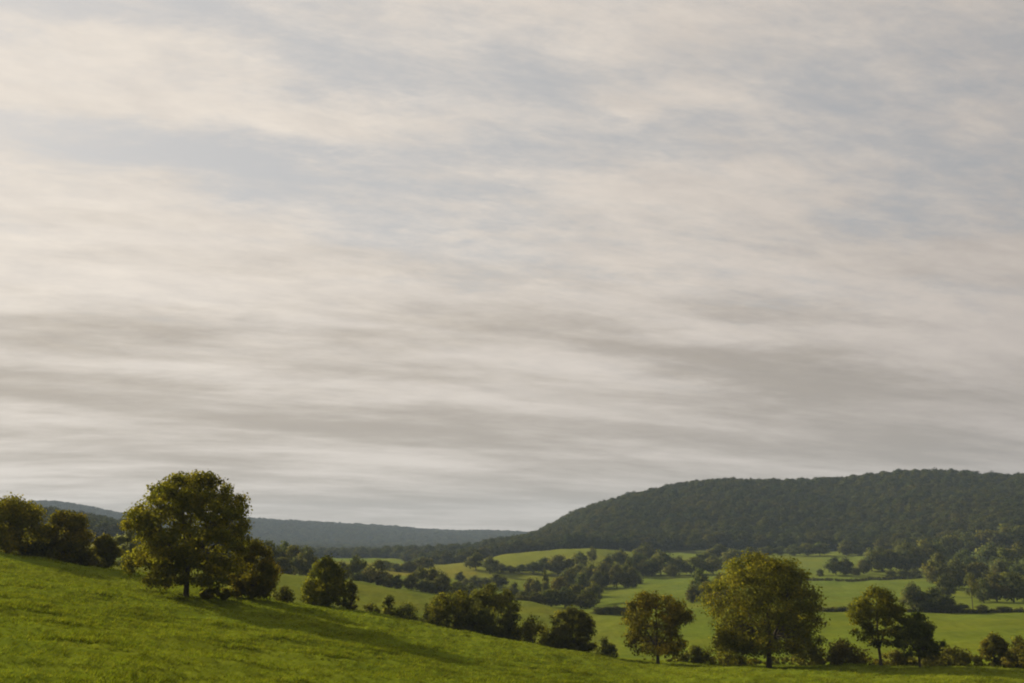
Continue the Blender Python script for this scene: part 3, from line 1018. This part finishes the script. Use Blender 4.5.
wn = N(nt, 'ShaderNodeTexNoise')
wn.inputs['Scale'].default_value = 1.7
wn.inputs['Detail'].default_value = 6
wn.inputs['Roughness'].default_value = .66
L(nt, mapped(8, (.7, 1.6, 1)), wn.inputs['Vector'])
wv_ = N(nt, 'ShaderNodeVectorMath', operation='MULTIPLY_ADD')
L(nt, wn.outputs['Color'], wv_.inputs[0])
wv_.inputs[1].default_value = (.8, .6, 0)
L(nt, cp, wv_.inputs[2])
cpw = wv_.outputs[0]
WOFF = np.array([.40, .30])


def cloud_plane(u, v):
    a = np.array(ray(u, v))
    a /= np.linalg.norm(a)
    return a[:2] / (max(a[2], 0) + .15)


def bank(u, v, lu, lv, tilt=0.0):
    """a soft cloud bank lying in the cloud layer in the direction where it is seen"""
    c = cloud_plane(u, v)
    t = R(tilt)
    ax = cloud_plane(u + lu * math.cos(t) * .5, v + lu * math.sin(t) * .5) - cloud_plane(u - lu * math.cos(t) * .5, v - lu * math.sin(t) * .5)
    bx = cloud_plane(u, v - lv * .5) - cloud_plane(u, v + lv * .5)
    mpn = N(nt, 'ShaderNodeMapping', vector_type='TEXTURE')
    mpn.inputs['Location'].default_value = (c[0] + WOFF[0], c[1] + WOFF[1], 0)
    mpn.inputs['Rotation'].default_value = (0, 0, math.atan2(ax[1], ax[0]))
    mpn.inputs['Scale'].default_value = (float(np.linalg.norm(ax)), float(np.linalg.norm(bx)), 1)
    L(nt, cpw, mpn.inputs['Vector'])
    ln = N(nt, 'ShaderNodeVectorMath', operation='LENGTH')
    L(nt, mpn.outputs[0], ln.inputs[0])
    return ramp(nt, ln.outputs['Value'], 1.0, .05)


def total(rows):
    acc = None
    for u, v, lu, lv, tl, w_ in rows:
        q = math_node(nt, 'MULTIPLY', bank(u, v, lu, lv, tl), w_)
        acc = q if acc is None else math_node(nt, 'ADD', acc, q)
    return acc


thick = total([(180, 105, 330, 70, 6, .30), (150, 235, 300, 60, 6, .28), (660, 195, 300, 45, -4, .22), (690, 245, 420, 55, 0, .20), (380, 125, 200, 40, 8, .15),
               (640, 85, 160, 40, 5, .15), (950, 255, 200, 40, -5, .15), (240, 290, 500, 40, 3, .2),
               (240, 172, 330, 40, 7, -.30), (450, 232, 240, 36, 6, -.22), (60, 8, 420, 50, 4, -.25), (430, 50, 260, 60, 5, -.22), (900, 80, 360, 80, -4, -.16),
               (970, 205, 200, 45, 0, -.16), (720, 130, 260, 36, 3, -.10), (560, 150, 200, 30, 4, -.15)])
gloom = total([(250, 330, 420, 26, 5, .8), (130, 395, 420, 36, 5, .9), (620, 346, 340, 40, 8, 1.0), (800, 376, 240, 30, 9, .65), (930, 400, 300, 44, 7, .6), (380, 432, 560, 30, 1, .7),
               (720, 432, 420, 36, 2, .7), (120, 458, 300, 22, 2, .6), (820, 308, 200, 22, 2, .7), (360, 362, 340, 22, 3, .6), (560, 480, 900, 40, 0, .8), (200, 500, 500, 26, 0, .5), (560, 520, 1100, 34, 0, .8), (200, 420, 600, 60, 0, .4), (850, 425, 500, 60, 3, .3),
               (960, 450, 300, 30, 0, .5), (40, 345, 200, 24, 3, .5)])
nA = noise(nt, mapped(-12, (.9, 2.2, 1), (3.1, 1.7, 0)), 1.0, 9, .62, .3)      # large banks
nB = noise(nt, mapped(-18, (1.3, 4.2, 1), (1.3, 4.4, 2)), 1.1, 9, .64, .3)        # drawn-out streaks
nC = noise(nt, mapped(-18, (2.6, 4.6, 1), (7.7, 2.2, 5)), 2.6, 10, .70, .2)     # fine ripples
dens = math_node(nt, 'ADD', math_node(nt, 'ADD', math_node(nt, 'MULTIPLY', nA, .38), math_node(nt, 'MULTIPLY', nB, .27)), math_node(nt, 'MULTIPLY', nC, .35))
dens = math_node(nt, 'ADD', dens, math_node(nt, 'MULTIPLY', thick, .36))
low = ramp(nt, zz, .34, .05)                                                    # seen edge-on, the layer closes up low in the sky
cl = ramp(nt, math_node(nt, 'ADD', dens, math_node(nt, 'MULTIPLY', low, .26)), .36, .62)
dt = N(nt, 'ShaderNodeVectorMath', operation='DOT_PRODUCT')
L(nt, dirv, dt.inputs[0])
dt.inputs[1].default_value = sdir
cosang = dt.outputs['Value']
glow = ramp(nt, cosang, .25, .97, False)
away = ramp(nt, cosang, -.7, .35)
sn = math_node(nt, 'ADD', math_node(nt, 'MULTIPLY', noise(nt, mapped(-20, (1.1, 3.0, 1), (1.3, 4.4, 2)), 1.0, 7, .55, .3), .48), math_node(nt, 'MULTIPLY', noise(nt, mapped(-15, (.9, 2.8, 1), (9.2, 0.4, 3)), 1.0, 7, .57, .2), .36))
sn = math_node(nt, 'ADD', sn, math_node(nt, 'MULTIPLY', nC, .17))
sn = math_node(nt, 'ADD', math_node(nt, 'SUBTRACT', 1.0, sn), math_node(nt, 'MULTIPLY', math_node(nt, 'SUBTRACT', gloom, .18), .165))
shadeC = math_node(nt, 'MULTIPLY', ramp(nt, sn, .40, .72), math_node(nt, 'ADD', math_node(nt, 'MULTIPLY', ramp(nt, zz, .40, .20), .85), .15))
K = 1 / 1.41
bright = mix_rgb(nt, glow, (.53 * K, .474 * K, .432 * K), (.84 * K, .765 * K, .68 * K))
dark = mix_rgb(nt, glow, (.345 * K, .310 * K, .277 * K), (.50 * K, .440 * K, .372 * K))
ccol = mix_rgb(nt, shadeC, bright, dark)
nD = noise(nt, mapped(-26, (2.4, 4.4, 1), (2.1, 8.8, 1)), 2.2, 9, .66, .2)
ccol = mix_rgb(nt, 1.0, ccol, mix_rgb(nt, math_node(nt, 'MULTIPLY', ramp(nt, zz, .04, .26), 1.0), (1, 1, 1), mix_rgb(nt, ramp(nt, nD, .30, .70, False), (.90, .90, .908), (1.09, 1.08, 1.062))), 'MULTIPLY')
skyc = mix_rgb(nt, 1.0, sky.outputs[0], (.06, .06, .06), 'MULTIPLY')
veil = mix_rgb(nt, .86, skyc, mix_rgb(nt, glow, (.385 * K, .385 * K, .39 * K), (.625 * K, .605 * K, .585 * K)))
final = mix_rgb(nt, math_node(nt, 'MULTIPLY', cl, .96), veil, ccol)
final = mix_rgb(nt, 1.0, final, mix_rgb(nt, away, (.55, .57, .62), (1, 1, 1)), 'MULTIPLY')
bg = N(nt, 'ShaderNodeBackground')
bg.inputs['Strength'].default_value = 1.0
L(nt, final, bg.inputs['Color'])
L(nt, bg.outputs[0], out.inputs['Surface'])

# ------------------------------------------------------------------ render settings
C.render.engine = 'CYCLES'
cy = C.cycles
cy.max_bounces = 8
cy.diffuse_bounces = 3
cy.transmission_bounces = 5
cy.volume_bounces = 1
cy.glossy_bounces = 1
cy.use_denoising = True
cy.caustics_reflective = cy.caustics_refractive = False
cy.filter_width = 2.0
C.view_settings.view_transform = 'Standard'
C.view_settings.look = 'None'
C.view_settings.exposure = .5
C.view_settings.gamma = 1
C.view_settings.use_curve_mapping = False
